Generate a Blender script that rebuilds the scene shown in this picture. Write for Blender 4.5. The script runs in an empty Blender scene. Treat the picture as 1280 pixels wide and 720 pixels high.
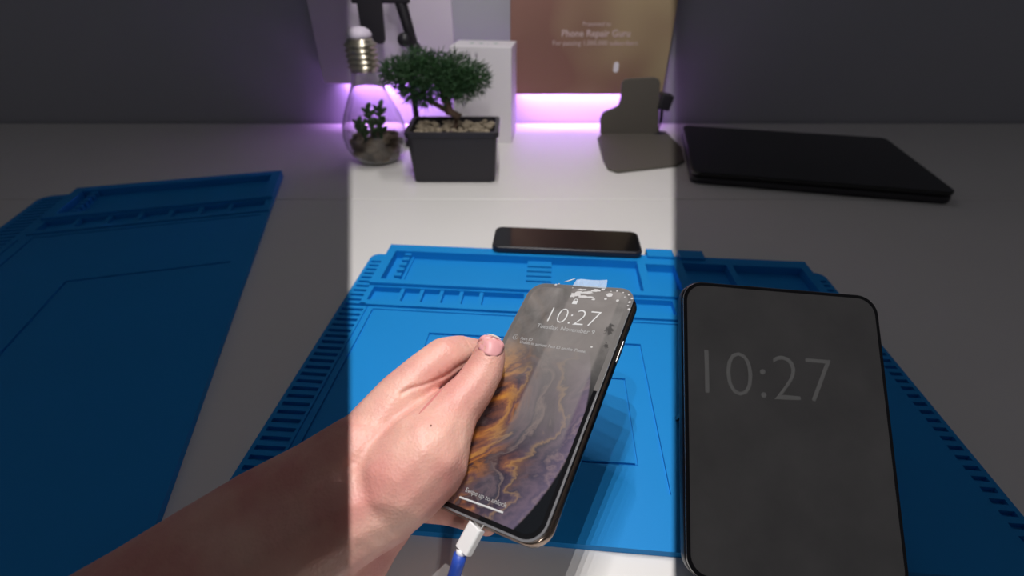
import bpy, bmesh, math, random
import numpy as np
from mathutils import Vector, Matrix, noise
R = math.radians
random.seed(7)
scn = bpy.context.scene
col = scn.collection

# ------------------------------------------------------------------ camera geometry
F = 600.0; HOR = 414.0; TH = math.atan(HOR / F); CH = 0.263
c_, s_ = math.cos(TH), math.sin(TH)
CAM = Vector((0, 0, CH))
RT = Vector((1, 0, 0)); UP = Vector((0, s_, c_)); FW = Vector((0, c_, -s_))
def at(px, py, z):                      # point of the place seen at px,py with view depth z
    return CAM + RT * ((px - 640) / F * z) + UP * ((360 - py) / F * z) + FW * z
def ray(px, py): return RT * ((px - 640) / F) + UP * ((360 - py) / F) + FW
def on_z(px, py, h=0.0):                # on a level at height h
    d = ray(px, py); return CAM + d * ((h - CH) / d.z)
def on_y(px, py, y):                    # on an upright plane at distance y
    d = ray(px, py); return CAM + d * (y / d.y)

# ------------------------------------------------------------------ helpers
def tag(o, label=None, cat=None, group=None, kind=None):
    if label: o['label'] = label
    if cat: o['category'] = cat
    if group: o['group'] = group
    if kind: o['kind'] = kind
    return o
def link(name, me, mat=None, parent=None, smooth=False):
    o = bpy.data.objects.new(name, me); col.objects.link(o)
    if mat is not None and hasattr(me, 'materials'):
        me.materials.clear(); me.materials.append(mat)
    if parent is not None: o.parent = parent
    if smooth:
        for p in me.polygons: p.use_smooth = True
    return o
def obj(name, bm, mat=None, parent=None, smooth=False):
    me = bpy.data.meshes.new(name); bmesh.ops.recalc_face_normals(bm, faces=bm.faces)
    bm.to_mesh(me); bm.free()
    return link(name, me, mat, parent, smooth)
def empty(name, loc=(0, 0, 0), mw=None):
    o = bpy.data.objects.new(name, None); col.objects.link(o); o.empty_display_size = .01
    if mw is not None: o.matrix_world = mw
    else: o.location = loc
    return o
def bevel(o, w, seg=2, ang=35):
    m = o.modifiers.new('bevel', 'BEVEL'); m.width = w; m.segments = seg; m.limit_method = 'ANGLE'; m.angle_limit = R(ang)
    for p in o.data.polygons: p.use_smooth = True
    n = o.modifiers.new('wn', 'WEIGHTED_NORMAL'); n.keep_sharp = True
    return o
def box(bm, x0, x1, y0, y1, z0, z1, M=None):
    vs = [Vector((x, y, z)) for z in (z0, z1) for y in (y0, y1) for x in (x0, x1)]
    if M is not None: vs = [M @ v for v in vs]
    v = [bm.verts.new(p) for p in vs]
    for f in ((0,2,3,1),(4,5,7,6),(0,1,5,4),(2,6,7,3),(0,4,6,2),(1,3,7,5)): bm.faces.new([v[i] for i in f])
    return v
def rrect(w, h, r, n=8):
    pts = []
    for cx, cy, a0 in ((w/2-r, h/2-r, 0), (-w/2+r, h/2-r, 90), (-w/2+r, -h/2+r, 180), (w/2-r, -h/2+r, 270)):
        for i in range(n + 1):
            a = R(a0 + 90 * i / n); pts.append((cx + r * math.cos(a), cy + r * math.sin(a)))
    return pts
def prism(bm, pts, z0, z1, M=None):
    def V(x, y, z):
        p = Vector((x, y, z)); return bm.verts.new(M @ p if M is not None else p)
    a = [V(x, y, z0) for x, y in pts]; b = [V(x, y, z1) for x, y in pts]
    n = len(pts)
    bm.faces.new(a[::-1]); bm.faces.new(b)
    for i in range(n): bm.faces.new((a[i], a[(i+1) % n], b[(i+1) % n], b[i]))
def loft(bm, rings, cap=True, close=True):
    vr = [[bm.verts.new(p) for p in r] for r in rings]
    n = len(vr[0])
    for a, b in zip(vr[:-1], vr[1:]):
        for i in range(n if close else n - 1): bm.faces.new((a[i], a[(i+1) % n], b[(i+1) % n], b[i]))
    if cap: bm.faces.new(vr[0][::-1]); bm.faces.new(vr[-1])
def lathe(bm, prof, n=48, cap=False):
    rings = [[(r * math.cos(2*math.pi*i/n), r * math.sin(2*math.pi*i/n), z) for i in range(n)] for r, z in prof]
    loft(bm, rings, cap)
def tube(bm, pts, rad, n=12):
    pts = [Vector(p) for p in pts]
    rads = rad if isinstance(rad, (list, tuple)) else [rad] * len(pts)
    up = Vector((0, 0, 1)); rings = []
    for i, p in enumerate(pts):
        t = (pts[min(i+1, len(pts)-1)] - pts[max(i-1, 0)]).normalized()
        a = t.cross(up)
        if a.length < .05: a = t.cross(Vector((1, 0, 0)))
        a.normalize(); b = t.cross(a)
        rings.append([p + (a * math.cos(2*math.pi*k/n) + b * math.sin(2*math.pi*k/n)) * rads[i] for k in range(n)])
    loft(bm, rings)
def text(body, size, mat, parent, M, name='lettering', align='CENTER', shear=0, off=0.0, sx=1.0, ext=0.00004):
    cu = bpy.data.curves.new(name, 'FONT'); cu.body = body; cu.size = size; cu.align_x = align; cu.align_y = 'CENTER'
    cu.shear = shear; cu.offset = off; cu.extrude = ext; cu.resolution_u = 3
    t = bpy.data.objects.new(name, cu); col.objects.link(t)
    bpy.context.view_layer.update()
    me = bpy.data.meshes.new_from_object(t.evaluated_get(bpy.context.evaluated_depsgraph_get()))
    bpy.data.objects.remove(t)
    o = link(name, me, mat, parent); o.matrix_local = M @ Matrix.Diagonal((sx, 1, 1, 1))
    return o

# ------------------------------------------------------------------ materials
def srgb(r, g, b): return tuple(((v/255)/12.92 if v/255 <= .04045 else ((v/255+.055)/1.055)**2.4) for v in (r, g, b)) + (1,)
def mat(name, color, rough=.5, metal=0, bump=0, bscale=200, var=0, vscale=6, spec=.5, **kw):
    m = bpy.data.materials.new(name); m.use_nodes = True
    nt = m.node_tree; b = nt.nodes['Principled BSDF']
    b.inputs['Base Color'].default_value = color; b.inputs['Roughness'].default_value = rough
    b.inputs['Metallic'].default_value = metal; b.inputs['Specular IOR Level'].default_value = spec
    for k, v in kw.items(): b.inputs[k.replace('_', ' ')].default_value = v
    tc = nt.nodes.new('ShaderNodeTexCoord')
    if var:
        n = nt.nodes.new('ShaderNodeTexNoise'); n.inputs['Scale'].default_value = vscale; n.inputs['Detail'].default_value = 6
        mr = nt.nodes.new('ShaderNodeMapRange'); mr.inputs[3].default_value = 1 - var; mr.inputs[4].default_value = 1 + var
        mx = nt.nodes.new('ShaderNodeVectorMath'); mx.operation = 'SCALE'; mx.inputs[0].default_value = color[:3]
        nt.links.new(tc.outputs['Object'], n.inputs[0]); nt.links.new(n.outputs[0], mr.inputs[0])
        nt.links.new(mr.outputs[0], mx.inputs['Scale']); nt.links.new(mx.outputs[0], b.inputs['Base Color'])
    if bump:
        n = nt.nodes.new('ShaderNodeTexNoise'); n.inputs['Scale'].default_value = bscale; n.inputs['Detail'].default_value = 4
        bp = nt.nodes.new('ShaderNodeBump'); bp.inputs['Strength'].default_value = bump; bp.inputs['Distance'].default_value = .0005
        nt.links.new(tc.outputs['Object'], n.inputs[0]); nt.links.new(n.outputs[0], bp.inputs['Height']); nt.links.new(bp.outputs[0], b.inputs['Normal'])
    return m
def emis(name, color, s, base=(0, 0, 0, 1)):
    return mat(name, base, .5, Emission_Color=color, Emission_Strength=s)
M = {}
M['bench'] = mat('white_laminate', (.80, .775, .755, 1), .38, var=.03, vscale=9)
M['wall'] = mat('grey_paint', (.42, .42, .47, 1), .8, var=.03)
M['floor'] = mat('floor_vinyl', (.25, .24, .23, 1), .5, var=.1)
M['mat'] = mat('blue_silicone', (.004, .25, .66, 1), .6, spec=.3, bump=.15, bscale=1500, var=.05, vscale=12)
M['black'] = mat('black_plastic', (.018, .016, .022, 1), .4, var=.1)
M['black_gloss'] = mat('black_glass', (.006, .006, .007, 1), .08, var=.05)
M['bronze'] = mat('polished_bronze_steel', (.32, .24, .19, 1), .22, 1, var=.05)
M['silver'] = mat('silver_steel', (.75, .74, .72, 1), .25, 1, var=.05)
M['white'] = mat('white_plastic', (.85, .84, .84, 1), .4, var=.02)
M['blue_cable'] = mat('blue_cable_rubber', (.02, .07, .42, 1), .45, var=.05)
M['taupe'] = mat('taupe_leatherette', (.105, .092, .078, 1), .7, bump=.3, bscale=900, var=.06)
M['steel'] = mat('nickel_thread', (.62, .57, .46, 1), .28, 1, var=.1)
M['pebble'] = mat('river_pebble', (.22, .17, .12, 1), .7, var=.5, vscale=60)
M['soil'] = mat('dark_soil', (.05, .04, .035, 1), .9, var=.4, vscale=100)
M['leaf'] = mat('bonsai_needle', (.024, .07, .022, 1), .6, var=.5, vscale=40)
M['succulent'] = mat('succulent_leaf', (.06, .15, .04, 1), .5, var=.4, vscale=60)
M['bark'] = mat('bark', (.1, .06, .04, 1), .9, var=.4, vscale=90, bump=.5)
M['whitepanel'] = mat('white_panel', (.70, .62, .74, 1), .5, var=.02)
M['boxwhite'] = mat('white_card', (.80, .76, .80, 1), .6, var=.02)
M['ink_green'] = mat('green_ink', (.2, .42, .3, 1), .6, var=.05)
M['ink_dark'] = mat('grey_ink', (.12, .08, .14, 1), .6, var=.05)
M['letter'] = mat('pale_engraved_letter', (.62, .47, .46, 1), .4, var=.02)
M['added_hood'] = mat('added_matt_black_hood', (.01, .01, .01, 1), .9, var=.05)
M['led'] = emis('violet_led', (.55, .25, 1, 1), 6)
M['text'] = emis('screen_white', (.85, .84, .84, 1), .42, (.3, .3, .3, 1))
M['text_dim'] = emis('screen_white_dim', (.7, .68, .68, 1), .26, (.2, .2, .2, 1))
M['tablet_clock'] = emis('tablet_clock_grey', (.8, .78, .76, 1), .035, (.45, .44, .43, 1))
M['residue'] = mat('pale_residue', (.50, .49, .49, 1), .5, var=.15, vscale=900)

m = bpy.data.materials.new('clear_glass'); m.use_nodes = True
nt = m.node_tree; b = nt.nodes['Principled BSDF']
b.inputs['Transmission Weight'].default_value = 1; b.inputs['Roughness'].default_value = .02; b.inputs['IOR'].default_value = 1.45
M['glass'] = m
m = bpy.data.materials.new('translucent_film'); m.use_nodes = True
nt = m.node_tree; b = nt.nodes['Principled BSDF']
b.inputs['Base Color'].default_value = (.75, .85, .95, 1); b.inputs['Roughness'].default_value = .25; b.inputs['Alpha'].default_value = .30
M['film'] = m
# skin
m = bpy.data.materials.new('skin'); m.use_nodes = True
nt = m.node_tree; b = nt.nodes['Principled BSDF']; L = nt.links.new
b.inputs['Roughness'].default_value = .48; b.inputs['Subsurface Weight'].default_value = .25
b.inputs['Subsurface Radius'].default_value = (1, .35, .2); b.inputs['Subsurface Scale'].default_value = .004
tc = nt.nodes.new('ShaderNodeTexCoord')
n1 = nt.nodes.new('ShaderNodeTexNoise'); n1.inputs['Scale'].default_value = 38; n1.inputs['Detail'].default_value = 5
r1 = nt.nodes.new('ShaderNodeValToRGB'); r1.color_ramp.elements[0].position = .33; r1.color_ramp.elements[1].position = .68
r1.color_ramp.elements[0].color = (.66, .29, .25, 1); r1.color_ramp.elements[1].color = (.78, .46, .37, 1)
n2 = nt.nodes.new('ShaderNodeTexNoise'); n2.inputs['Scale'].default_value = 900; n2.inputs['Detail'].default_value = 4
w2 = nt.nodes.new('ShaderNodeTexVoronoi'); w2.inputs['Scale'].default_value = 700
ad = nt.nodes.new('ShaderNodeMath'); ad.operation = 'ADD'
bp = nt.nodes.new('ShaderNodeBump'); bp.inputs['Strength'].default_value = .35; bp.inputs['Distance'].default_value = .0004
L(tc.outputs['Object'], n1.inputs[0]); L(n1.outputs[0], r1.inputs[0]); L(r1.outputs[0], b.inputs['Base Color'])
L(tc.outputs['Object'], n2.inputs[0]); L(tc.outputs['Object'], w2.inputs[0]); L(n2.outputs[0], ad.inputs[0]); L(w2.outputs[0], ad.inputs[1])
L(ad.outputs[0], bp.inputs['Height']); L(bp.outputs[0], b.inputs['Normal'])
M['skin'] = m
M['nail'] = mat('nail', (.70, .33, .34, 1), .42, var=.06, vscale=60)
M['nail_tip'] = mat('nail_edge', (.80, .68, .62, 1), .3, var=.03)
M['scratch'] = mat('pink_scratch', (.62, .22, .20, 1), .5, var=.05)
M['mole'] = mat('mole', (.16, .08, .06, 1), .6, var=.05)

# ------------------------------------------------------------------ setting
bm = bmesh.new(); box(bm, -1.6, 1.6, .96, 1.0, -.75, 1.6); tag(obj('wall_back', bm, M['wall']), kind='structure')
bm = bmesh.new(); box(bm, -1.6, 1.6, -1.2, .96, -.78, -.75); tag(obj('floor', bm, M['floor']), kind='structure')
def desk(name, y0, y1, label):
    t = empty(name, (0, (y0+y1)/2, -.75)); k = (y0+y1)/2
    bm = bmesh.new(); box(bm, -1.3, 1.3, y0-k, y1-k, .72, .7450)
    o = obj('desk_top', bm, M['bench'], t); bevel(o, .0015)
    for sx in (-1, 1):
        for yy in (y0+.04-k, y1-.04-k):
            bm = bmesh.new(); box(bm, sx*1.22-.02, sx*1.22+.02, yy-.02, yy+.02, 0, .72); bevel(obj('leg', bm, M['white'], t), .002)
    tag(t, label, 'desk')
desk('workbench', -.35, .598, 'white laminate workbench carrying the blue repair mat')
desk('rear_desk', .5995, .955, 'white rear desk behind the seam, carrying the bulb, plants and tablet stand')

# ------------------------------------------------------------------ silicone mats: heights on a grid of rectangles (mm)
def make_mat(rects, ext, corner):
    us = sorted({v for r in rects for v in (r[0], r[1])}); ws = sorted({v for r in rects for v in (r[2], r[3])})
    H = [[None] * (len(ws)-1) for _ in range(len(us)-1)]
    for (u0, u1, w0, w1, h) in rects:
        for i in range(len(us)-1):
            if us[i] >= u0 and us[i+1] <= u1:
                for j in range(len(ws)-1):
                    if ws[j] >= w0 and ws[j+1] <= w1: H[i][j] = h
    bm = bmesh.new(); B = -5.0; cache = {}
    def V(u, w, h):
        k = (u, w, h)
        if k not in cache: cache[k] = bm.verts.new((u/1000, -w/1000, h/1000))
        return cache[k]
    nu, nw = len(us)-1, len(ws)-1
    levels = sorted({x for r in H for x in r if x is not None} | {B})
    def quad(*k):
        vs = [V(*q) for q in k]
        try: bm.faces.new(vs)
        except ValueError: pass
    def wall(ua, wa, ub, wb, h0, h1):
        lv = [l for l in levels if h0 <= l <= h1]
        for a, b2 in zip(lv[:-1], lv[1:]): quad((ua, wa, a), (ub, wb, a), (ub, wb, b2), (ua, wa, b2))
    g = lambda i, j: H[i][j] if 0 <= i < nu and 0 <= j < nw else None
    for i in range(nu):
        for j in range(nw):
            h = H[i][j]
            if h is None: continue
            a, b2, c, d = us[i], us[i+1], ws[j], ws[j+1]
            quad((a, c, h), (b2, c, h), (b2, d, h), (a, d, h)); quad((a, c, B), (b2, c, B), (b2, d, B), (a, d, B))
            for (ni, nj, p, q) in ((i-1, j, (a, c), (a, d)), (i+1, j, (b2, c), (b2, d)), (i, j-1, (a, c), (b2, c)), (i, j+1, (a, d), (b2, d))):
                k = g(ni, nj); k = B if k is None else k
                if k < h: wall(*p, *q, k, h)
    # chamfer the outer corner
    bmesh.ops.dissolve_limit(bm, angle_limit=R(1), verts=bm.verts, edges=bm.edges)
    ed = [e for e in bm.edges if abs(e.verts[0].co.x-e.verts[1].co.x) < 1e-7 and abs(e.verts[0].co.y-e.verts[1].co.y) < 1e-7
          and any(abs(e.verts[0].co.x*1000-cu) < .01 and abs(-e.verts[0].co.y*1000-cw) < .01 for cu, cw in corner)]
    if ed: bmesh.ops.bevel(bm, geom=ed, offset=.008, segments=5, affect='EDGES', profile=.5)
    return bm

def plate(u0, u1, w0, w1, r=9, n=12):
    out = [(u0, u1, w0+r, w1-r, 0)]
    for j in range(n):
        a, b = r*j/n, r*(j+1)/n; m_ = (a+b)/2; ins = r-math.sqrt(max(0, r*r-(r-m_)**2))
        out += [(u0+ins, u1-ins, w0+a, w0+b, 0), (u0+ins, u1-ins, w1-b, w1-a, 0)]
    return out
U0, U1, W1 = -19, 446, 306
rc = plate(U0, U1, 12, W1) + [(-2, 432, -1, 73, 5)]
rc += [(7, 17, 12, 66, -4), (17, 24, 12, 66, 2.5), (24, 148, 12, 66, -4)]
for k in range(5): rc.append((17, 24, 16 + k*10, 20.5 + k*10, -3))                 # toothed divider
rc.append((24, 26.5, 12, 66, -2))
rc += [(148, 173, 12, 66, -.5), (173, 260, 12, 66, -4)]
for k in range(5): rc.append((148, 173, 22 + k*9, 25 + k*9, -4))                     # ladder rest
rc += [(268, 297, 17, 62, -4), (306, 350, 12, 66, -4), (356, 424, 12, 66, -4), (272, 299, -9, 6, 8), (305, 330, -9, 6, 8)]
rc += [(-2, 432, 73, 103, 1.5), (3, 148, 75, 96, -4.2), (156, 285, 75, 96, -4.2), (290, 426, 75, 96, -4.2), (-2, 432, 103, 104.6, -1.5)]
for u in (30, 49, 68, 87, 106): rc.append((u, u+3.6, 75, 96, .5))
k = 26
while k < 296: rc.append((-16, -3 if k < 100 else 4, k, k+3.6, -3.6)); k += 7.5
k = 26
while k < 296: rc.append((434, 443, k, k+3.6, -3.6)); k += 7.5
rc += [(12, 14.2, 109, 298, -1.8), (12, 424, 107.5, 109, -1.2), (6, 7.6, 104.6, 298, -1.4)]
rc += [(71, 248, 136.8, 139.2, -2), (71, 73.2, 139.2, 272, -2), (245.9, 248, 139.2, 272, -2)]
rc += [(110, 231, 177.6, 179.2, -1.4), (229.4, 231, 179.2, 253, -1.4), (110, 231, 252, 254, -1.8), (110, 111.8, 179.2, 252, -1.4)]
bm = make_mat(rc, None, [])
om = obj('repair_mat', bm, M['mat']); bevel(om, .0005, 2, 40)
yaw = R(4.8); o0 = on_z(491, 306, .005)
om.matrix_world = Matrix.Translation((o0.x, o0.y, 0)) @ Matrix.Rotation(-yaw, 4, 'Z')
tag(om, 'blue silicone repair mat with trays, in the middle of the bench under the held phone', 'mat')

# portrait mat on the left side of the bench
rl = plate(0, 300, 8, 610, 14) + [(40, 300, 0, 95, 5), (52, 62, 14, 84, -4), (62, 70, 14, 84, 2.5), (70, 288, 14, 84, -4)]
for k in range(6): rl.append((62, 70, 20 + k*11, 25 + k*11, -3))
rl += [(40, 300, 95, 130, 1.5), (46, 292, 98, 122, -4.2), (40, 300, 130, 132, -1.5)]
for u in (78, 112, 146, 180, 214, 248): rl.append((u, u+5, 98, 122, .5))
k = 20
while k < 590: rl.append((6, 30, k, k+4, -3.6)); k += 9
rl += [(36, 38.5, 140, 590, -1.8), (50, 52.5, 140, 590, -1.8), (50, 292, 138, 140.5, -1.8), (130, 280, 250, 253, -1.8), (130, 133, 253, 520, -1.8)]
bm = make_mat(rl, None, [])
om2 = obj('repair_mat', bm, M['mat']); bevel(om2, .0005, 2, 40)
q = on_z(352, 213, .005); yw = R(-14.5)
RZ = Matrix.Rotation(-yw, 4, 'Z')
om2.matrix_world = Matrix.Translation(Vector((q.x, q.y, .0002)) - RZ @ Vector((.300, 0, 0))) @ RZ
tag(om2, 'dimly lit blue silicone mat with slotted edge, on the left side of the bench', 'mat')

# ------------------------------------------------------------------ held phone
W_, L_ = .068, .138
Rc = Matrix(((.81454688, .41901164, -.40117654), (-.05948791, .74825615, .66073741), (.57703948, -.51433644, .63441584)))
Tc = Vector((.01204583, -.05016608, -.24530301))
B = Matrix((RT, UP, -FW)).transposed()           # columns: camera right, up, back
PM = (Matrix.Translation(CAM) @ B.to_4x4()) @ (Matrix.Translation(Tc) @ Rc.to_4x4())
PMi = PM.inverted()
def ploc(px, py, h=0.0):                             # phone coordinates of the screen point seen at px,py
    o = PMi @ CAM; d = PMi.to_3x3() @ ray(px, py); return o + d * ((h - o.z) / d.z)
def pz(px, py):                                      # view depth of the phone's plane there
    p = PM @ ploc(px, py); return (p - CAM).dot(FW)
ph = empty('smartphone', mw=PM)
tag(ph, 'smartphone with lock screen and smeared protector film, held up in the hand', 'phone')
def layer(name, w, h, r, z0, z1, m, bv=.0, parent=ph, n=10):
    bm = bmesh.new(); prism(bm, rrect(w, h, r, n), z0, z1)
    o = obj(name, bm, m, parent)
    if bv: bevel(o, bv, 3, 40)
    return o
layer('back_housing', W_, L_, .0100, -.0088, -.0032, M['bronze'], .0016)
layer('gasket', W_-.0014, L_-.0014, .0092, -.0032, -.0024, M['black'])
layer('midframe', W_-.0009, L_-.0009, .0096, -.0022, -.0018, M['bronze'], .0001)
layer('display_frame', W_-.0010, L_-.0010, .0095, -.0018, -.0003, M['black'])
layer('glass_rim', W_-.0002, L_-.0002, .0098, -.0003, 0, mat('dark_glass_edge', (.16, .16, .17, 1), .15, var=.03), .0001)
# side button, port, screws
bm = bmesh.new(); b0 = ploc(786, 420).y; b1 = ploc(777, 446).y
box(bm, W_/2-.0004, W_/2+.0005, min(b0, b1), max(b0, b1), -.0072, -.0050); bevel(obj('side_button', bm, M['silver'], ph), .0003)
# screen
def screen_mat():
    m = bpy.data.materials.new('lock_screen'); m.use_nodes = True; nt = m.node_tree; L = nt.links.new; N = nt.nodes.new
    b = nt.nodes['Principled BSDF']
    tc = N('ShaderNodeTexCoord'); sp = N('ShaderNodeSeparateXYZ'); L(tc.outputs['Object'], sp.inputs[0])
    def val(x): n = N('ShaderNodeValue'); n.outputs[0].default_value = x; return n.outputs[0]
    def mth(op, a, b_=None, cl=False):
        n = N('ShaderNodeMath'); n.operation = op; n.use_clamp = cl
        for i, q in enumerate((a, b_)):
            if q is None: continue
            if isinstance(q, (int, float)): n.inputs[i].default_value = q
            else: L(q, n.inputs[i])
        return n.outputs[0]
    def ramp(fac, els, interp='LINEAR'):
        n = N('ShaderNodeValToRGB'); cr = n.color_ramp; cr.interpolation = interp
        while len(cr.elements) < len(els): cr.elements.new(.5)
        for e, (p, c) in zip(cr.elements, els): e.position = p; e.color = c if len(c) == 4 else (*c, 1)
        L(fac, n.inputs[0]); return n.outputs[0]
    def mix(f, a, b_):
        n = N('ShaderNodeMix'); n.data_type = 'RGBA'
        if isinstance(f, (int, float)): n.inputs[0].default_value = f
        else: L(f, n.inputs[0])
        for i, q in ((6, a), (7, b_)):
            if isinstance(q, tuple): n.inputs[i].default_value = q if len(q) == 4 else (*q, 1)
            else: L(q, n.inputs[i])
        return n.outputs[2]
    def noi(scale, det=6, dist=0.0, vec=None, rough=.55):
        n = N('ShaderNodeTexNoise'); n.inputs['Scale'].default_value = scale; n.inputs['Detail'].default_value = det
        n.inputs['Distortion'].default_value = dist; n.inputs['Roughness'].default_value = rough
        L(vec if vec is not None else tc.outputs['Object'], n.inputs[0]); return n.outputs[0]
    x, y = sp.outputs[0], sp.outputs[1]
    # circle through three points of the planet's rim
    P = [ploc(738, 486), ploc(713, 567), ploc(652, 653)]
    A = np.array([[2*p.x, 2*p.y, 1] for p in P]); rhs = np.array([p.x**2+p.y**2 for p in P]); sol = np.linalg.solve(A, rhs)
    cx, cy = float(sol[0]), float(sol[1]); rr = math.sqrt(sol[2]+cx*cx+cy*cy)
    dx = mth('SUBTRACT', x, cx); dy = mth('SUBTRACT', y, cy)
    r = mth('SQRT', mth('ADD', mth('MULTIPLY', dx, dx), mth('MULTIPLY', dy, dy)))
    rn = mth('DIVIDE', r, rr)
    w1 = noi(24, 7, 1.6, rough=.5); w2 = noi(110, 6, 2.5)
    # bands follow the planet's curve
    band = mth('ADD', mth('MULTIPLY', rn, 2.0), mth('ADD', mth('MULTIPLY', w1, 1.5), mth('MULTIPLY', w2, .14)))
    band = mth('FRACT', mth('MULTIPLY', band, 1.7))
    cold = ramp(band, [(0, (.03, .025, .04)), (.22, (.06, .045, .065)), (.34, (.17, .11, .07)), (.42, (.04, .035, .05)), (.6, (.08, .06, .075)), (.78, (.03, .03, .045)), (.9, (.12, .09, .09)), (1, (.03, .025, .04))])
    hot = ramp(band, [(0, (.04, .015, .01)), (.25, (.28, .09, .015)), (.4, (.46, .20, .03)), (.55, (.10, .025, .012)), (.7, (.33, .12, .02)), (.85, (.03, .015, .02)), (1, (.05, .02, .012))])
    hx = mth('ADD', mth('MULTIPLY', x, -26), mth('ADD', mth('MULTIPLY', w1, 2.4), -1.02), True)
    warm = mix(hx, cold, hot)
    rim = ramp(rn, [(0, (0, 0, 0)), (.86, (0, 0, 0)), (.965, (.65, .65, .65)), (.99, (.9, .9, .9)), (1, (0, 0, 0))])
    planet = mix(mth('MULTIPLY', rim, .40), warm, (.20, .15, .24))
    ins = ramp(rn, [(0, (1, 1, 1)), (.992, (1, 1, 1)), (1, (0, 0, 0))])
    wall = mix(ins, (.006, .007, .009), planet)
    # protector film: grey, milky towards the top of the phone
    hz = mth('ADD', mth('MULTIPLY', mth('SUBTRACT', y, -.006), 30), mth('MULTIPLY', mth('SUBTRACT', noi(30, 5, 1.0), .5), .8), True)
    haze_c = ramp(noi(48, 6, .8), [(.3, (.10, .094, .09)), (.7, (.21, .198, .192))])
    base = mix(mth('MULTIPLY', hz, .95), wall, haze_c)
    # lighter band lower down, centre: a reflection painted into the screen colour
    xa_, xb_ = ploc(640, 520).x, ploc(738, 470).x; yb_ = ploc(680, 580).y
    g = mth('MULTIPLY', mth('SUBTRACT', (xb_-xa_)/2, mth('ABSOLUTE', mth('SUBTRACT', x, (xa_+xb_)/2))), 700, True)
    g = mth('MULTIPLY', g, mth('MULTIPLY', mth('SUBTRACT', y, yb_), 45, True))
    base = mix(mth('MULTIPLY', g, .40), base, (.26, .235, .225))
    # dark specks at the right
    sp1 = ploc(762, 412); sp2 = ploc(757, 433)
    def blob(p, rad):
        a = mth('SUBTRACT', x, p.x); c = mth('SUBTRACT', y, p.y)
        d = mth('SQRT', mth('ADD', mth('MULTIPLY', mth('MULTIPLY', a, a), 2.2), mth('MULTIPLY', c, c)))
        return mth('SUBTRACT', 1.0, mth('DIVIDE', d, rad), True)
    sm = mth('ADD', blob(sp1, .0075), mth('MULTIPLY', blob(sp2, .006), .8))
    sk = mth('MULTIPLY', mth('SUBTRACT', mth('ADD', mth('MULTIPLY', sm, .75), noi(520, 4, .6)), .92), 9, True)
    base = mix(mth('MULTIPLY', sk, .75), base, (.03, .028, .028))
    L(base, b.inputs['Base Color']); b.inputs['Roughness'].default_value = .22
    b.inputs['Specular IOR Level'].default_value = .35
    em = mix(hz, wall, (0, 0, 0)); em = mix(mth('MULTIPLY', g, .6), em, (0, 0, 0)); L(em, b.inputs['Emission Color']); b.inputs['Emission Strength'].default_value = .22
    return m
bez = .0030
bm = bmesh.new(); prism(bm, rrect(W_-.0022, L_-.0022, .0088, 10), 0, .00005); obj('glass_border', bm, M['black_gloss'], ph)
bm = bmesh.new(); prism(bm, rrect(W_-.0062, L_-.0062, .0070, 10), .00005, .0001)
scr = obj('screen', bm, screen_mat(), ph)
# film over the upper border (milky edge to edge at the top)
M['haze'] = mat('milky_film', (.13, .122, .118, 1), .3, var=.2, vscale=60)
bm = bmesh.new()
o1 = rrect(W_-.0010, L_-.0010, .0092, 10); o2 = rrect(W_-.0062, L_-.0062, .0070, 10)
ya = .004
def clipy(pts): return [(px_, max(py_, ya)) for px_, py_ in pts]
n = len(o1)
ok = [i for i in range(n) if o1[i][1] > 0]
ia = [bm.verts.new((*o1[i], .00012)) for i in ok]; ib = [bm.verts.new((*o2[i], .00012)) for i in ok]
for i in range(len(ok)-1): bm.faces.new((ia[i], ia[i+1], ib[i+1], ib[i]))
va = bm.verts.new((o1[ok[0]][0], ya, .00012)); vb = bm.verts.new((o2[ok[0]][0], ya, .00012)); bm.faces.new((va, ia[0], ib[0], vb))
va = bm.verts.new((o1[ok[-1]][0], ya, .00012)); vb = bm.verts.new((o2[ok[-1]][0], ya, .00012)); bm.faces.new((va, ia[-1], ib[-1], vb))
fo = obj('film_margin', bm, M['haze'], ph); sol = fo.modifiers.new('s', 'SOLIDIFY'); sol.thickness = .00004
def PT(px, py, dz=.00018): p = ploc(px, py); return Matrix.Translation((p.x, p.y, dz))
def ptext(s, px, py, size, m, off=0, sx=1, align='CENTER', name='lettering'):
    return text(s, size, m, ph, PT(px, py), name, align, 0, off, sx)
ptext('10:27', 714, 397, .0156, M['text'], -.00036, 1.0, name='clock_digits')
ptext('Tuesday, November 9', 706, 411.5, .0040, M['text_dim'])
ptext('Face ID', 651, 423, .0026, M['text_dim'], align='LEFT')
ptext('Unable to activate Face ID on this iPhone.', 650, 427.5, .0027, M['text_dim'], align='LEFT', sx=.90)
ptext('Swipe up to unlock', 607, 622, .0030, M['text_dim'])
# lock symbol
p = ploc(719, 377.5)
bm = bmesh.new(); box(bm, p.x-.0015, p.x+.0015, p.y-.0016, p.y+.0008, .00012, .0002)
ring = [(p.x + .0010*math.cos(a), p.y+.0008 + .0013*math.sin(a), .00016) for a in [math.pi*i/10 for i in range(11)]]
tube(bm, ring, .00022, 6); obj('padlock_symbol', bm, M['text'], ph)
# warning ring + mark
p = ploc(644.5, 421.5); bm = bmesh.new()
pts = [(p.x+.0016*math.cos(a), p.y+.0016*math.sin(a), .00016) for a in [2*math.pi*i/24 for i in range(25)]]
tube(bm, pts, .00013, 5); box(bm, p.x-.00012, p.x+.00012, p.y-.0003, p.y+.0010, .00012, .0002); box(bm, p.x-.00012, p.x+.00012, p.y-.0009, p.y-.0006, .00012, .0002)
obj('alert_symbol', bm, M['text_dim'], ph)
# home bar
a = ploc(575, 621.5); b2 = ploc(629, 641)
bm = bmesh.new(); tube(bm, [(a.x, a.y, .00015), (b2.x, b2.y, .00015)], .00042, 8); obj('home_bar', bm, M['text'], ph)
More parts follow.
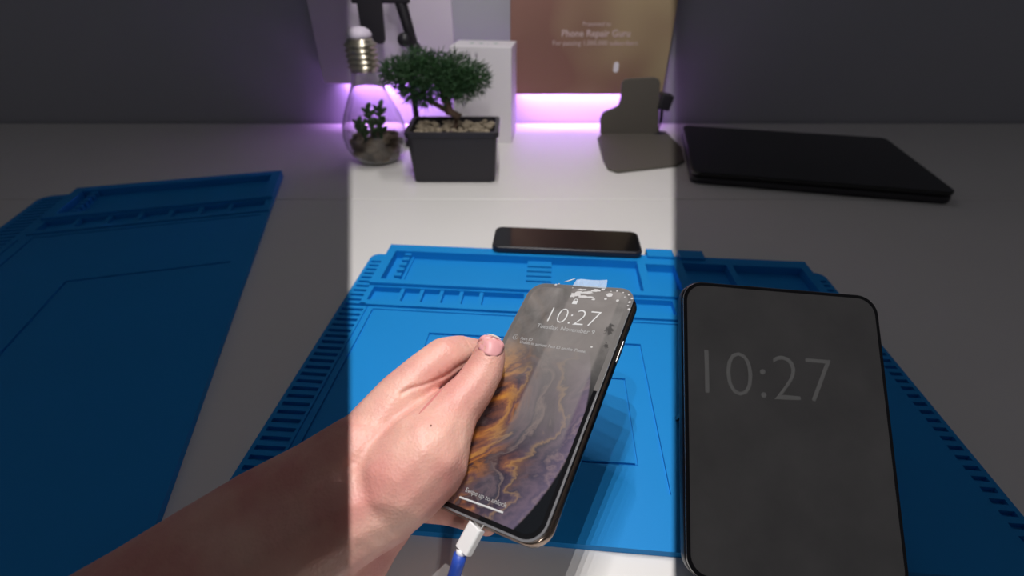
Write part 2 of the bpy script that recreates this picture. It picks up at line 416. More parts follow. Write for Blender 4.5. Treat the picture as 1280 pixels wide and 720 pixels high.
# pale residue near the notch: irregular flat flakes
rnd = random.Random(3)
def flake(px, py, rx, ry, n=14, jag=.35):
    p = ploc(px, py); s0 = rnd.random() * 10; pts = []
    for i in range(n):
        a = 2*math.pi*i/n; k = 1 + jag * (rnd.random()*2-1)
        pts.append((p.x + rx*k*math.cos(a), p.y + ry*k*math.sin(a)))
    bm = bmesh.new(); prism(bm, pts, .00013, .00021 + rnd.random()*.00003); obj('residue_flake', bm, M['residue'], ph)
for args in ((720, 368, .0030, .0013), (728, 371, .0032, .0009), (734, 366, .0034, .0010), (745, 363.5, .0024, .0009), (727, 362.5, .0030, .0007), (716, 370, .0018, .0014),
             (738, 372, .0022, .0007), (742, 374.5, .0012, .0006), (724, 366, .0026, .0011)): flake(*args)
for px, py, r in ((762, 369, .0019), (757, 374, .0009), (772, 376, .0009), (754, 362, .0010), (779, 366, .0005), (790, 373.5, .0007), (786, 369, .0005), (787, 378, .0008), (785, 382, .0005), (786.5, 387, .0009), (781, 371.5, .0004),
                  (771.5, 364, .0006), (695, 356, .0008), (699, 355, .0006), (739.5, 434, .0006), (716, 360, .0004), (764, 364.5, .0004)):
    flake(px, py, r, r*.8, 10, .15)
# film strip that sticks out over the top edge
a, b2, c2, d2 = [ploc(*q) for q in ((707, 358.5), (758, 361.5), (760, 350.5), (727, 348))]
bm = bmesh.new(); n1 = 10
top = [ploc(*q) for q in ((719, 353.5), (722, 351.5), (727, 350), (738, 350), (749, 350.6), (760, 351.4))]
bot = [ploc(*q) for q in ((716, 357.7), (723, 358.3), (731, 359), (739, 359.5), (748, 360.3), (758, 361.2))]
rb = [bm.verts.new((p.x, p.y, .0003)) for p in bot]; rt = [bm.verts.new((p.x, p.y, .0006 + .0007*math.sin(i*1.4))) for i, p in enumerate(top)]
for i in range(5): bm.faces.new((rb[i], rb[i+1], rt[i+1], rt[i]))
o = obj('film_tab', bm, M['film'], ph); o.modifiers.new('s', 'SOLIDIFY').thickness = .00012; o['label'] = 'clear bluish film tab sticking out over the top edge'
bm = bmesh.new(); tube(bm, [(*ploc(705, 353.5).xy, .0006), (*ploc(713, 352).xy, .0010), (*ploc(720, 350).xy, .0012)], [.0001, .0004, .0001], 6)
obj('film_curl', bm, M['white'], ph, True)

# ------------------------------------------------------------------ charging cable
pb = (PM @ Vector((0, -L_/2, -.0045)))
zb = (pb - CAM).dot(FW)
cb = empty('charging_cable', at(590, 668, zb)); e0 = Vector(cb.location)
lo = ploc(598, 656); edge = PM @ Vector((lo.x, -L_/2, -.0045)); ze = (edge-CAM).dot(FW)
a = at(599, 653, ze); b2 = at(579, 689, ze-.002); ax = (b2-a).normalized()
sd = PM.to_3x3() @ Vector((1, 0, 0)); sd = (sd - ax*sd.dot(ax)).normalized(); nn = ax.cross(sd).normalized()
Mx = Matrix((sd, nn, ax)).transposed().to_4x4(); Mx.translation = a - e0; Lc = (b2-a).length
bm = bmesh.new(); prism(bm, rrect(.0076, .0050, .0012, 5), .0015, Lc, Mx); bevel(obj('plug', bm, M['white'], cb), .0005)
bm = bmesh.new(); prism(bm, rrect(.0056, .0014, .0006, 5), -.002, .002, Mx); obj('connector_tip', bm, M['silver'], cb)
p1 = at(577, 688, ze-.002)-e0; p2 = at(575, 696, ze-.003)-e0
bm = bmesh.new(); tube(bm, [p1, p2], [.0024, .0019], 14); obj('strain_relief', bm, M['white'], cb, True)
bm = bmesh.new(); tube(bm, [at(575.5, 693, ze-.003)-e0, at(572, 706, ze-.003)-e0, at(567, 722, ze-.0025)-e0, at(560, 760, ze)-e0, at(548, 820, ze+.004)-e0, at(520, 900, ze+.004)-e0], .0029, 18)
obj('cable', bm, M['blue_cable'], cb, True)
tag(cb, 'blue charging cable with white plug, in the bottom of the held phone', 'cable')

# ------------------------------------------------------------------ hand and forearm: one skin
def skin_body(name, chains, voxel, it=6, fac=.6, creases=()):
    bm = bmesh.new()
    def ball(p, r):
        bmesh.ops.create_icosphere(bm, subdivisions=2, radius=r, matrix=Matrix.Translation(p))
    for ch in chains:
        for (p, r), (q, r2) in zip(ch[:-1], ch[1:]):
            d = (q-p).length; k = max(2, int(d / (min(r, r2) * .22)))
            for i in range(k): t = i/k; ball(p.lerp(q, t), r + (r2-r)*t)
        ball(*ch[-1])
    me = bpy.data.meshes.new(name); bm.to_mesh(me); bm.free()
    o = bpy.data.objects.new(name, me); col.objects.link(o)
    rm = o.modifiers.new('r', 'REMESH'); rm.mode = 'VOXEL'; rm.voxel_size = voxel; rm.use_smooth_shade = True
    sm = o.modifiers.new('s', 'SMOOTH'); sm.iterations = it; sm.factor = fac
    bpy.context.view_layer.update()
    me2 = bpy.data.meshes.new_from_object(o.evaluated_get(bpy.context.evaluated_depsgraph_get()))
    bpy.data.objects.remove(o)
    # folds: push the surface in along lines seen at pixel polylines
    if creases:
        for v in me2.vertices:
            d = v.co - CAM; z = d.dot(FW); x = 640 + F*d.x/z; y = 360 - F*d.dot(UP)/z
            for pts, wd, dep in creases:
                best = 1e9
                for (xa, ya_), (xb, yb) in zip(pts[:-1], pts[1:]):
                    l2 = (xb-xa)**2+(yb-ya_)**2; t = max(0, min(1, ((x-xa)*(xb-xa)+(y-ya_)*(yb-ya_))/l2))
                    best = min(best, math.hypot(x-xa-t*(xb-xa), y-ya_-t*(yb-ya_)))
                if best < wd*3: v.co += FW * dep * math.exp(-(best/wd)**2)
    for p in me2.polygons: p.use_smooth = True
    me2.materials.clear(); me2.materials.append(M['skin'])
    o = bpy.data.objects.new(name, me2); col.objects.link(o); return o
def C(*rows): return [(at(px, py, z), rp/F*z) for px, py, z, rp in rows]
def D(px, py, up, rp):                 # centre lifted `up` metres off the phone's plane towards the viewer
    z = pz(px, py) - up; return (px, py, z, rp)
print('phone depth', [(q, round(pz(*q), 4)) for q in ((612, 443), (580, 497), (555, 530), (530, 570), (505, 600), (600, 660), (440, 600))])
chains = [
    C((612, 440, .252, 20.5), (611, 448, .2515, 22), (605, 464, .250, 25), (590, 488, .245, 28), (567, 514, .239, 33), (547, 545, .232, 45), (530, 572, .226, 59), (500, 602, .221, 60)),
    C((590, 483, .247, 21), (548, 520, .240, 28), (505, 545, .236, 34), (480, 570, .234, 40)),
    # index finger: up from the knuckle, over the edge, round behind the phone
    C((470, 540, .238, 42), (500, 497, .246, 33), (530, 468, .254, 29), (556, 448, .262, 28), (572, 443, .270, 25), (592, 443, .279, 21), (612, 452, .289, 19), (632, 466, .293, 17)),
    # middle, ring and little finger under the phone
    C((490, 560, .255, 40), (530, 530, .272, 26), (580, 530, .280, 22), (620, 545, .277, 19), (650, 560, .270, 16)),
    C((480, 600, .252, 42), (530, 590, .262, 26), (580, 592, .262, 21), (620, 600, .258, 18), (645, 608, .253, 16)),
    C((470, 640, .243, 38), (520, 632, .246, 20), (560, 640, .243, 16), (592, 652, .2375, 13), (610, 659, .2345, 12)),
    # palm, heel and wrist
    C((500, 600, .225, 60), (470, 625, .222, 62), (430, 640, .219, 70), (380, 668, .213, 76), (320, 706, .205, 84), (250, 760, .197, 92), (150, 840, .19, 100)),
    C((480, 560, .236, 46), (450, 570, .232, 55), (400, 608, .224, 62), (330, 650, .214, 68), (270, 690, .206, 72), (190, 748, .198, 80), (100, 810, .19, 90)),
    C((486, 652, .236, 34), (470, 670, .236, 36), (446, 688, .232, 49), (400, 740, .222, 60), (330, 800, .212, 70), (260, 860, .20, 80)),
]
creases = (
    ([(641, 418), (0, 0)][:1] * 2, 1, 0),
)
creases = [([(604, 432), (592, 444), (584, 452), (572, 459), (560, 468), (548, 474), (530, 481), (512, 486), (502, 492)], 2.2, .0016),
           ([(579, 420), (585, 430), (590, 440)], 1.5, .0009),
           ([(558, 443), (563, 451), (567, 459)], 1.3, .0005),
           ([(549, 466), (552, 472)], 1.4, .0007),
           ([(585, 455), (594, 459), (603, 460)], 1.1, .00018), ([(588, 462), (598, 466), (606, 465)], 1.1, .00018)]
arm = skin_body('person', chains, .0011, 16, .6, creases)
tag(arm, 'person, only a bare left hand and forearm in view, gripping the phone', 'person')
# thumbnail
def on_skin(px, py, lift=0.0):
    dg = ray(px, py).normalized(); hit, loc, nrm, idx = arm.ray_cast(CAM, dg)
    if not hit: loc = at(px, py, .25); nrm = -dg
    return loc + nrm*lift, nrm
bpy.context.view_layer.update()
def patch(name, pxs, m, lift, th=.0004):
    bm = bmesh.new(); g = []
    for row in pxs: g.append([bm.verts.new(on_skin(*q, lift)[0]) for q in row])
    for a_, b_ in zip(g[:-1], g[1:]):
        for i in range(len(a_)-1): bm.faces.new((a_[i], a_[i+1], b_[i+1], b_[i]))
    o = obj(name, bm, m, arm, True); s = o.modifiers.new('s', 'SOLIDIFY'); s.thickness = th; s.offset = 0; return o
def ell(cx, cy, rx, ry, rot, n=9, t0=-1, t1=1):
    rows = []
    for j in range(n):
        t = t0 + (t1-t0)*j/(n-1); w = math.sqrt(max(.02, 1-abs(t)**2.6)); row = []
        for i in range(n):
            s = (-1 + 2*i/(n-1))*w; x, y = s*rx, t*ry; row.append((cx + x*math.cos(rot)-y*math.sin(rot), cy + x*math.sin(rot)+y*math.cos(rot)))
        rows.append(row)
    return rows
o = patch('thumbnail', ell(613.5, 432, 17, 13, R(20)), M['nail'], .00006, .0002); o['label'] = 'pink thumbnail'
o = patch('nail_edge', ell(613.5, 432, 17.2, 14, R(20), 9, -1.0, -.84), M['nail_tip'], .00012, .0002)
o = patch('skin_scratch', ell(538, 502, 1.3, 21, R(43)), M['scratch'], .00003, .0001); o['label'] = 'thin pink scratch'
o = patch('mole', ell(538.5, 532, 1.3, 1.2, 0, 5), M['mole'], .00003, .0002)

# ------------------------------------------------------------------ black phone lying across the back of the mat
t = empty('smartphone'); q0 = on_z(614, 317, .005); q1 = on_z(803, 325, .005)
ux = (q1-q0); Lp = ux.length; ux.normalize(); uy = Vector((-ux.y, ux.x, 0))
Mx = Matrix((ux, uy, Vector((0, 0, 1)))).transposed().to_4x4(); Mx.translation = q0 + ux*Lp/2 + uy*.025 + Vector((0, 0, .0002)); t.matrix_world = Mx
bm = bmesh.new(); prism(bm, rrect(Lp, .047, .008, 8), 0, .0075); bevel(obj('housing', bm, M['black'], t), .0022, 4)
bm = bmesh.new(); prism(bm, rrect(Lp-.005, .043, .0065, 8), .0075, .0078); obj('screen', bm, M['black_gloss'], t)
tag(t, 'black phone with dark screen lying across the back edge of the blue mat', 'phone')

# ------------------------------------------------------------------ bulb terrarium
ZB = -.005
cz = on_z(473, 205, ZB); zc = .70
tr = empty('bulb_terrarium', (on_z(474, 200, ZB).x, on_z(474, 200, ZB).y, ZB))
yb = tr.location.y
prof_out = [(.006, .0015), (.020, .0005), (.030, .004), (.038, .014), (.0435, .028), (.0455, .044), (.0435, .060), (.038, .078), (.031, .096), (.0245, .112), (.0205, .126), (.0185, .138), (.0180, .142)]
prof_in = [(r-.0014, z+.0012) for r, z in prof_out][::-1]
bm = bmesh.new(); lathe(bm, prof_out + prof_in, 56, True); obj('glass_bulb', bm, M['glass'], tr, True)
bm = bmesh.new(); pr = [(.0195, .140)]
for k in range(5):
    z = .143 + k*.0075; pr += [(.0182, z), (.0212, z+.0025), (.0212, z+.0042), (.0182, z+.0062)]
pr += [(.0175, .181), (.0150, .186)]
lathe(bm, pr, 40, True); obj('screw_socket', bm, M['steel'], tr, True)
bm = bmesh.new(); lathe(bm, [(.0155, .1855), (.0165, .190), (.0135, .1955), (.008, .199), (.002, .2003)], 32, True); obj('cap', bm, M['whitepanel'], tr, True)
bm = bmesh.new(); rnd = random.Random(5)
for i in range(150):
    zz = .006 + rnd.random()*.036; rm_ = .026 + .012*min(1, zz/.02)*.8; a = rnd.random()*6.28; r = rm_*math.sqrt(rnd.random())
    s = .0042 + rnd.random()*.0035; r = min(r, rm_-s*.2)
    bmesh.ops.create_icosphere(bm, subdivisions=2, radius=s, matrix=Matrix.Translation((r*math.cos(a), r*math.sin(a), zz)) @ Matrix.Diagonal((1.25, .9, .8, 1)))
tag(obj('pebbles', bm, M['pebble'], tr, True), kind='stuff')
bm = bmesh.new()
def leafpad(base, tip, w):
    base, tip = Vector(base), Vector(tip); d = tip-base; sdv = d.cross(Vector((0, 1, .3))).normalized(); nv = sdv.cross(d).normalized()
    rings = []
    for k in range(6):
        t = k/5; ww = w*(.35 + .9*math.sin(math.pi*min(.96, t*.8+.12)))*(1 if k < 5 else .25); cc = base + d*t
        rings.append([cc + sdv*ww*math.cos(a) + nv*ww*.35*math.sin(a) for a in [2*math.pi*i/8 for i in range(8)]])
    loft(bm, rings)
for k in range(3):
    bx = (-.012, .002, .010)[k]; top_ = (.062, .084, .088)[k]; hx = (-.020, -.004, .014)[k]
    tube(bm, [(bx, -.006, .036), ((bx+hx)/2, -.008, (top_+.036)/2), (hx, -.008, top_)], .0022, 8)
    for i in range(12):
        a = i*2.4; h = .25 + .75*i/11; bs = Vector((bx+(hx-bx)*h, -.007, .036+(top_-.036)*h))
        leafpad(bs, bs + Vector((math.cos(a)*.010, math.sin(a)*.010, .010)), .0028)
obj('succulent', bm, M['succulent'], tr, True)
tr.scale = (1.07, 1.07, .945)
tag(tr, 'light bulb shaped glass terrarium with pebbles and a succulent, left of the bonsai', 'terrarium')

# ------------------------------------------------------------------ bonsai in a black pot
pc = on_z(568, 226, ZB); fl = on_z(518, 228, ZB); fr = on_z(619, 226, ZB)
bx0, bx1, yf = fl.x, fr.x, fl.y; wpt = bx1-bx0; dpt = .075; hp = .072
bo = empty('potted_bonsai', ((bx0+bx1)/2, yf+dpt/2, ZB))
bm = bmesh.new()
def rr(w, d, r, z, n=5): return [Vector((x, y, z)) for x, y in rrect(w, d, r, n)]
k = 1.06
loft(bm, [rr(wpt, dpt, .008, .0), rr(wpt*1.01, dpt*1.01, .008, .01), rr(wpt*k, dpt*k, .008, hp-.008), rr(wpt*(k+.05), dpt*(k+.05), .008, hp-.007), rr(wpt*(k+.05), dpt*(k+.05), .008, hp),
          rr(wpt*k-.006, dpt*k-.006, .006, hp), rr(wpt*k-.007, dpt*k-.007, .006, hp-.012)])
obj('pot', bm, M['black'], bo)
bm = bmesh.new(); rnd = random.Random(11)
for i in range(130):
    s = .003+rnd.random()*.003
    bmesh.ops.create_icosphere(bm, subdivisions=1, radius=s, matrix=Matrix.Translation(((rnd.random()-.5)*(wpt-.01), (rnd.random()-.5)*(dpt-.01), hp-.010+rnd.random()*.006)) @ Matrix.Diagonal((1.2, 1, .7, 1)))
tag(obj('gravel', bm, mat('pale_gravel', (.34, .28, .2, 1), .8, var=.4, vscale=80), bo, True), kind='stuff')
tocen = lambda px, py, dy=0: on_y(px, py, bo.location.y+dy) - Vector(bo.location)
bm = bmesh.new()
tp = [Vector((.0, 0, hp-.012)), Vector((.006, 0, hp+.012)), tocen(562, 140), tocen(556, 118), tocen(548, 100)]
tube(bm, tp, [.009, .007, .006, .005, .003], 10)
tube(bm, [tp[2], tocen(530, 122), tocen(508, 110), tocen(490, 98)], [.004, .003, .0025, .0015], 8)
tube(bm, [tp[3], tocen(580, 108), tocen(602, 100)], [.004, .003, .0015], 8)
obj('trunk', bm, M['bark'], bo, True)
bm = bmesh.new(); rnd = random.Random(21)
for (px, py, r, cnt) in ((494, 92, .020, 420), (522, 86, .026, 700), (545, 92, .028, 700), (570, 92, .026, 600), (594, 98, .020, 350), (516, 112, .018, 320), (530, 122, .013, 220), (558, 108, .022, 400), (578, 112, .018, 260)):
    cpt = tocen(px, py)
    for i in range(int(cnt*1.5)):
        v = Vector((rnd.gauss(0, 1), rnd.gauss(0, 1), rnd.gauss(0, .8))); v.normalize(); v *= r*(rnd.random()**.45)
        p = cpt+v; d = (v.normalized()*.7 + Vector((rnd.gauss(0, .5), rnd.gauss(0, .5), rnd.gauss(.15, .5)))).normalized()
        Ln = .006+rnd.random()*.007; w = .0009+rnd.random()*.0006; sdv = d.cross(Vector((rnd.random(), rnd.random(), rnd.random()))).normalized()*w
        nv = d.cross(sdv).normalized()*w*.5
        a_ = [bm.verts.new(p+sdv), bm.verts.new(p-sdv*.5+nv), bm.verts.new(p-sdv*.5-nv)]; tpv = bm.verts.new(p+d*Ln)
        for u_, v_ in ((0, 1), (1, 2), (2, 0)): bm.faces.new((a_[u_], a_[v_], tpv))
tag(obj('foliage', bm, M['leaf'], bo), kind='stuff')
tag(bo, 'small dark green bonsai in a square black pot of gravel', 'plant')

# ------------------------------------------------------------------ boxed item, phone holder, panel, plaque, stand
yB = .84
A = on_y(564, 55, yB); A2 = on_y(643, 62, yB)
bxo = empty('carton', ((A.x+A2.x)/2, yB+.035, ZB)); wb = (A2.x-A.x)*1.0; hb = A.z-ZB-.004
rot = R(-7)
bm = bmesh.new(); box(bm, -wb/2, wb/2, -.035, .035, 0, hb, Matrix.Rotation(rot, 4, 'Z')); bevel(obj('carton_body', bm, M['boxwhite'], bxo), .001)
RZ2 = Matrix.Rotation(rot, 4, 'Z')
text('+ + . +', .018, M['ink_green'], bxo, RZ2 @ Matrix.Translation((0, 0, hb+.0003)), 'lid_print', ext=.0001)
text('iiiiii  ii', .012, M['ink_dark'], bxo, RZ2 @ Matrix.Translation((-.018, -.0353, hb-.012)) @ Matrix.Rotation(R(90), 4, 'X'), 'front_print', ext=.0001)
tag(bxo, 'small white cardboard box on the rear desk behind the bonsai', 'box')

hd = empty('phone_holder', (on_z(520, 185, ZB).x, .845, ZB)); h0 = Vector(hd.location)
Y = .845; P_ = lambda px, py, dy=0: on_y(px, py, Y+dy) - h0
bm = bmesh.new(); lathe(bm, [(.034, 0), (.036, .002), (.036, .007), (.030, .010), (.008, .012)], 40, True); obj('base', bm, M['black'], hd, True)
bm = bmesh.new(); tube(bm, [Vector((0, 0, .01)), P_(517, 120), P_(517, 82), P_(516, 62)], .0052, 14); obj('upright', bm, M['black'], hd, True)
bm = bmesh.new(); tube(bm, [P_(518, 62), P_(509, 30), P_(500, 0), P_(492, -30), P_(480, -45)], [.0085, .0085, .0095, .010, .009], 16); obj('arm', bm, M['black'], hd, True)
bm = bmesh.new(); bmesh.ops.create_uvsphere(bm, u_segments=24, v_segments=16, radius=.0105, matrix=Matrix.Translation(P_(505, 50, -.008)) @ Matrix.Diagonal((1, .7, 1, 1))); obj('knob', bm, M['black'], hd, True)
bm = bmesh.new(); bmesh.ops.create_uvsphere(bm, u_segments=20, v_segments=14, radius=.0095, matrix=Matrix.Translation(P_(519, 60))); obj('joint', bm, M['black'], hd, True)
bm = bmesh.new(); box(bm, P_(440, 0).x, P_(513, 0).x, -.010, .002, P_(480, 4).z, P_(480, -14).z); bevel(obj('crossbar', bm, M['black'], hd), .003)
a_, b_, c3, d3 = P_(446, -12), P_(478, -12), P_(484, 54), P_(456, 54)
pts = [(a_.x, a_.z), (d3.x, d3.z), (c3.x-.004, c3.z), (c3.x, c3.z+.006), (b_.x, b_.z)]
bm = bmesh.new(); prism(bm, pts, .0, .009, Matrix.Translation((0, -.004, 0)) @ Matrix.Rotation(R(90), 4, 'X')); bevel(obj('clamp_plate', bm, M['black'], hd), .002)
tag(hd, 'black jointed phone holder standing behind the light bulb terrarium', 'holder')

def upright_panel(name, px0, px1, py0, py1, y, th, m, r=.004):
    a, b = on_y(px0, py1, y), on_y(px1, py0, y)
    t = empty(name, ((a.x+b.x)/2, y, a.z)); w, h = b.x-a.x, b.z-a.z
    Mx = Matrix.Translation((0, th, h/2)) @ Matrix.Rotation(R(90), 4, 'X')
    bm = bmesh.new(); prism(bm, rrect(w, h, r, 5), 0, th, Mx)
    return t, w, h, bm
t, w, h, bm = upright_panel('wall_panel', 405, 554, -160, 105, .925, .012, None)
bevel(obj('panel_face', bm, M['whitepanel'], t), .001)
bm = bmesh.new(); box(bm, -w/2+.02, w/2-.02, .012, .0345, .02, h-.02); obj('wall_bracket', bm, M['white'], t)
tag(t, 'white panel mounted on the wall behind the black phone holder', 'panel')
# plaque
m = bpy.data.materials.new('gold_painted_reflection'); m.use_nodes = True; nt = m.node_tree; b = nt.nodes['Principled BSDF']; L = nt.links.new
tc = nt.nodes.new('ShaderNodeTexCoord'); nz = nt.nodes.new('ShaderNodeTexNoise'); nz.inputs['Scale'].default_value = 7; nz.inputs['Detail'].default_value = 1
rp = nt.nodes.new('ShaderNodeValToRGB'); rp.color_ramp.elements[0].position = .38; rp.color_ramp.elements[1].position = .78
rp.color_ramp.elements[0].color = (.28, .14, .11, 1); rp.color_ramp.elements[1].color = (.55, .42, .25, 1)  # reflected surroundings painted in as a brown to gold ramp
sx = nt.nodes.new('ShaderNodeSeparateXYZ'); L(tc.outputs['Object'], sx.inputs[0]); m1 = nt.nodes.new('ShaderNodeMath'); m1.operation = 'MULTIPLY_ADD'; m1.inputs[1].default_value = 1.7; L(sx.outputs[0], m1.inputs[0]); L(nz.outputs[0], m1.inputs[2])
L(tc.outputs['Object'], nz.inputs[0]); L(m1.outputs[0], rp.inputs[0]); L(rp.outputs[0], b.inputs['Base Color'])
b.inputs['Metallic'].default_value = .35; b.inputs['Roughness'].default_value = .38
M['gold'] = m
t, w, h, bm = upright_panel('award_plaque', 638, 870, -130, 118, .915, .016, None, .006)
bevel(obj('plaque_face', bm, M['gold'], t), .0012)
bm = bmesh.new(); box(bm, -w/2+.03, w/2-.03, .016, .0445, .03, h-.03); obj('wall_bracket', bm, M['black'], t)
t0 = Vector(t.location)
def pl(s, px, py, size, name, off=0):
    p = on_y(px, py, .9148) - t0
    text(s, size, M['letter'], t, Matrix.Translation(p) @ Matrix.Rotation(R(90), 4, 'X'), name, off=off, ext=.0003)
pl('Presented to', 746, 30, .0092, 'lettering')
pl('Phone Repair Guru', 745, 42, .0150, 'lettering', .0002)
pl('For passing 1,000,000 subscribers', 744, 54, .0108, 'lettering')
p = on_y(770, 84, .9148)-t0
bm = bmesh.new(); prism(bm, rrect(.009, .017, .004, 6), -.0002, .0008, Matrix.Translation(p) @ Matrix.Rotation(R(90), 4, 'X')); obj('emblem', bm, M['boxwhite'], t)
tag(t, 'gold award plaque with lettering, mounted on the wall behind the tablet stand', 'plaque')

# tablet stand
ybk = on_z(800, 166, 0).y
st = empty('tablet_stand', (on_z(802, 190, ZB).x, on_z(800, 185, ZB).y, ZB)); s0 = Vector(st.location)
bq = [on_z(*q, ZB+.004)-s0 for q in ((754, 199), (760, 210), (772, 214), (846, 206), (856, 200), (852, 184), (832, 164), (752, 166), (747, 172))]
bm = bmesh.new(); prism(bm, [(v.x, v.y) for v in bq], .0002, .0045); bevel(obj('base', bm, M['taupe'], st), .0015)
G = lambda px, py: on_y(px, py, ybk) - s0
pp = [(838, 167), (820, 167)]
prof = [(822, 167), (825, 104), (823.5, 99), (818, 96.5), (786, 98), (780, 99.5), (777, 104), (775.5, 122), (773, 131), (766, 135.5), (760, 137.5), (754, 140), (750, 148), (750, 167)]
pv = [G(*q) for q in prof]
bm = bmesh.new(); prism(bm, [(v.x, v.z) for v in pv], -.0035, .0035, Matrix.Translation((0, pv[0].y, 0)) @ Matrix.Rotation(R(90), 4, 'X')); bevel(obj('upright', bm, M['taupe'], st), .0012)
tag(st, 'taupe folded tablet stand on the rear desk in front of the gold plaque', 'stand')
cc = empty('camera_clip', (on_y(829, 125, .88).x, .88, on_y(829, 136, .88).z))
bm = bmesh.new(); box(bm, -.011, .011, -.012, .012, .0, .026, Matrix.Rotation(R(12), 4, 'Y')); bevel(obj('clip_body', bm, M['black'], cc), .003)
bm = bmesh.new(); tube(bm, [Vector((0, .0, .004)), Vector((.002, 0, -.02)), Vector((0, 0, ZB-cc.location.z))], [.003, .003, .003], 10); obj('clip_stem', bm, M['black'], cc, True)
bm = bmesh.new(); lathe(bm, [(.016, ZB-cc.location.z), (.016, ZB-cc.location.z+.004), (.004, ZB-cc.location.z+.006)], 24, True); obj('clip_foot', bm, M['black'], cc)
tag(cc, 'small black device on a stem just right of the taupe tablet stand', 'device')

# ------------------------------------------------------------------ right side of the bench: closed laptop and a propped tablet
la = empty('laptop', ((on_z(852, 243, ZB).x+on_z(1152, 243, ZB).x)/2, .615+.115, ZB)); wl = on_z(1152, 243, ZB).x-on_z(852, 243, ZB).x
bm = bmesh.new(); prism(bm, rrect(wl, .235, .012, 6), 0, .0105); bevel(obj('base', bm, M['black'], la), .003)
bm = bmesh.new(); prism(bm, rrect(wl, .235, .012, 6), .0112, .0180); bevel(obj('lid', bm, M['black_gloss'], la), .002)
la.rotation_euler = (0, 0, R(-13)); la.location.x += .045
tag(la, 'closed black laptop in the dim right part of the rear desk', 'laptop')

Pt = [at(866, 352, .262), at(1132, 375, .262), at(1100, 742, .225), at(842, 722, .225)]
cx_ = (Pt[0]+Pt[1]+Pt[2]+Pt[3])/4; ex = ((Pt[1]-Pt[0])+(Pt[2]-Pt[3])).normalized(); ey = ((Pt[0]-Pt[3])+(Pt[1]-Pt[2])); ey = (ey-ex*ey.dot(ex)).normalized(); ez = ex.cross(ey)
wt = ((Pt[1]-Pt[0]).length+(Pt[2]-Pt[3]).length)/2; ht = ((Pt[0]-Pt[3]).length+(Pt[1]-Pt[2]).length)/2
Mt = Matrix((ex, ey, ez)).transposed().to_4x4(); Mt.translation = cx_
low = min((Mt @ Vector((sx*wt/2, -ht/2, 0))).z for sx in (-1, 1)); print('tablet low', low, wt, ht)
tb = empty('tablet', mw=Mt)
layer('housing', wt, ht, .011, -.008, -.001, M['black'], .0018, tb)
layer('midframe', wt-.001, ht-.001, .0105, -.001, -.0004, M['silver'], .0002, tb)
layer('bezel', wt-.0016, ht-.0016, .0102, -.0004, .0, M['black'], 0, tb)
layer('screen', wt-.005, ht-.005, .009, .0, .0001, mat('hazy_grey_screen', (.40, .385, .375, 1), .3, var=.35, vscale=30), 0, tb)
text('10:27', .034, M['tablet_clock'], tb, Matrix.Translation((-.012, ht/2-.050, .00018)), 'clock_digits', off=-.0006)
bm = bmesh.new(); box(bm, wt/2-.0004, wt/2+.0006, ht/2-.075, ht/2-.045, -.0062, -.0040); bevel(obj('side_button', bm, M['silver'], tb), .0003)
# kickstand down to the mat
Mi = Mt.inverted()
hl = Mt @ Vector((0, ht*.18, -.008)); ft = Vector((hl.x, hl.y+.035, .0012))
wv = Vector((.03, 0, 0)); bm = bmesh.new()
dirn = (ft-hl).normalized(); th_ = dirn.cross(Vector((1, 0, 0))).normalized()*.0012
vs = [bm.verts.new(Mi @ (p+s*wv+e*th_)) for p in (hl, ft) for s in (-1, 1) for e in (-1, 1)]
for f in ((0,1,3,2),(4,6,7,5),(0,4,5,1),(2,3,7,6),(0,2,6,4),(1,5,7,3)): bm.faces.new([vs[i] for i in f])
obj('kickstand', bm, M['black'], tb)
tag(tb, 'dark grey-screened tablet showing a clock, propped on the right part of the blue mat', 'tablet')

# ------------------------------------------------------------------ light
lamp = empty('added_slot_lamp', CAM + UP*.8)  # added lamp out of view; its slot keeps the side areas dim
Mh = Matrix((RT, FW, UP)).transposed().to_4x4()
ho = math.degrees(math.atan(202.0/F)); rh = .05; bm = bmesh.new()
S0, S1 = -.8+.06, .72
angs = [ho + (360-2*ho)*i/40 for i in range(41)]
ring = lambda s, r: [Mh @ Vector((r*math.sin(R(a)), r*math.cos(R(a)), s)) for a in angs]
loft(bm, [ring(S0, rh), ring(S1, rh)], cap=False, close=False)
full = [Mh @ Vector((rh*math.sin(R(a)), rh*math.cos(R(a)), S1)) for a in range(0, 360, 9)]; bm.faces.new([bm.verts.new(p) for p in full])
full = [Mh @ Vector((rh*math.sin(R(a)), rh*math.cos(R(a)), S0)) for a in range(0, 360, 9)]; bm.faces.new([bm.verts.new(p) for p in full])
o = obj('added_hood', bm, M['added_hood'], lamp); sol = o.modifiers.new('s', 'SOLIDIFY'); sol.thickness = .002; sol.offset = 1
bm = bmesh.new(); top = CAM+UP*1.5 - Vector(lamp.location); tube(bm, [top, top+Vector((0, .0, .6))], .006, 10); obj('added_hanging_rod', bm, M['black'], lamp)
tag(lamp, 'added unseen black slot lamp over the bench, hooded to light only the middle', 'lamp')
KEY = .78
low = empty('added_low_slot_lamp', CAM - UP*.17)  # added fill lamp out of view, lifts the shade below the held phone
bm = bmesh.new(); loft(bm, [ring(-.09, rh), ring(.11, rh)], cap=False, close=False)
for e_ in (-.09, .11): bm.faces.new([bm.verts.new(Mh @ Vector((rh*math.sin(R(a)), rh*math.cos(R(a)), e_))) for a in range(0, 360, 9)])
o = obj('added_hood', bm, M['added_hood'], low); sol = o.modifiers.new('s', 'SOLIDIFY'); sol.thickness = .002; sol.offset = 1
bm = bmesh.new(); q_ = -UP*.09; tube(bm, [q_, Vector((0, q_.y, ZB+.001-low.location.z))], .006, 10); obj('added_stand_rod', bm, M['black'], low)
tag(low, 'added unseen short black slot lamp, hooded fill light at the front of the bench', 'lamp')
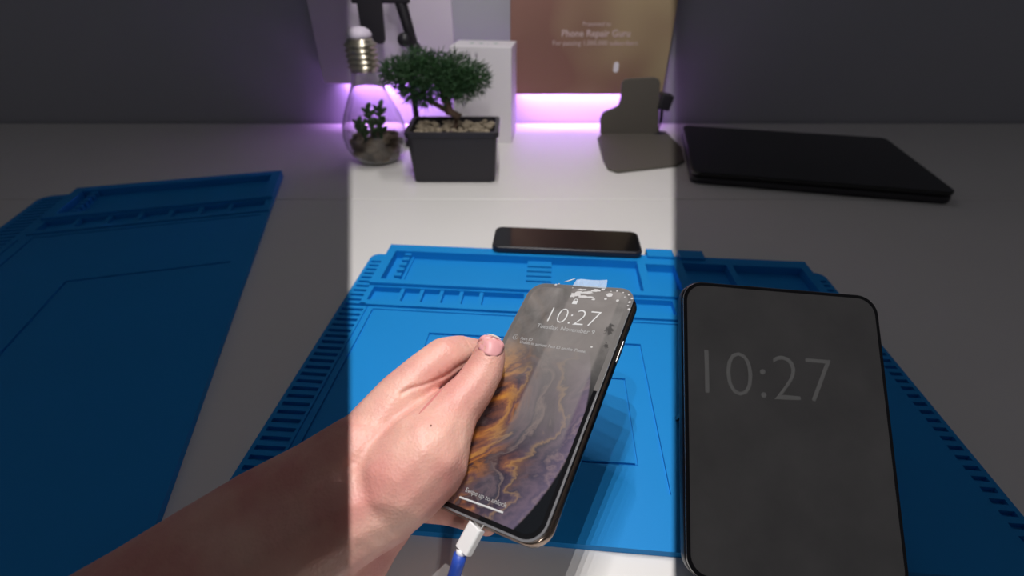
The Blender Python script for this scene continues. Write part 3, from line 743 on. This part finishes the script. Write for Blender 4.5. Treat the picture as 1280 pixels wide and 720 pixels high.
for s, en in ((-.17, .22), (-.13, .22), (.17, 1.3), (.27, 2.6), (.34, 2.6), (.45, 2.4), (.60, 2.2), (.80, 2.6), (1.0, 3.6), (1.2, 5.0), (1.4, 7.0)):  # point lights of the two added lamps
    l = bpy.data.lights.new('added_slot_light', 'POINT'); l.energy = KEY * en; l.shadow_soft_size = .0004; l.color = (1, .97, .95)
    lo_ = bpy.data.objects.new('added_slot_light', l); col.objects.link(lo_); lo_.location = CAM + UP*s
# violet LED strips behind the panel and plaque
for (px0, px1, py, y) in ((430, 550, 92, .945), (645, 808, 106, .940)):
    a, b2 = on_y(px0, py, y), on_y(px1, py, y)
    bm = bmesh.new(); box(bm, a.x, b2.x, y-.002, y+.002, a.z, a.z+.006)
    tag(obj('led_strip', bm, M['led']), 'violet light strip tucked behind the %s on the wall' % ('white panel' if px0 < 500 else 'gold plaque'), 'light strip')
    l = bpy.data.lights.new('led_light', 'AREA'); l.shape = 'RECTANGLE'; l.size = b2.x-a.x; l.size_y = .01; l.energy = .42; l.color = (.62, .28, 1); l.spread = R(120)
    lo_ = bpy.data.objects.new('led_light', l); col.objects.link(lo_); lo_.location = ((a.x+b2.x)/2, y, a.z-.002); lo_.rotation_euler = (R(25), 0, 0)
w = bpy.data.worlds.new('world'); scn.world = w; w.use_nodes = True
w.node_tree.nodes['Background'].inputs[0].default_value = (.97, .96, 1, 1); w.node_tree.nodes['Background'].inputs[1].default_value = .062

# ------------------------------------------------------------------ camera
cd = bpy.data.cameras.new('camera'); cd.sensor_width = 36; cd.lens = F/1280*36; cd.clip_start = .01
cd.dof.use_dof = True; cd.dof.focus_distance = .255; cd.dof.aperture_fstop = cd.lens/2.3
co = bpy.data.objects.new('camera', cd); col.objects.link(co); co.location = CAM; co.rotation_euler = (math.pi/2-TH, 0, 0); scn.camera = co
scn.view_settings.view_transform = 'Standard'; scn.view_settings.look = 'None'; scn.view_settings.gamma = 1; scn.view_settings.exposure = 0
scn.view_settings.use_curve_mapping = False
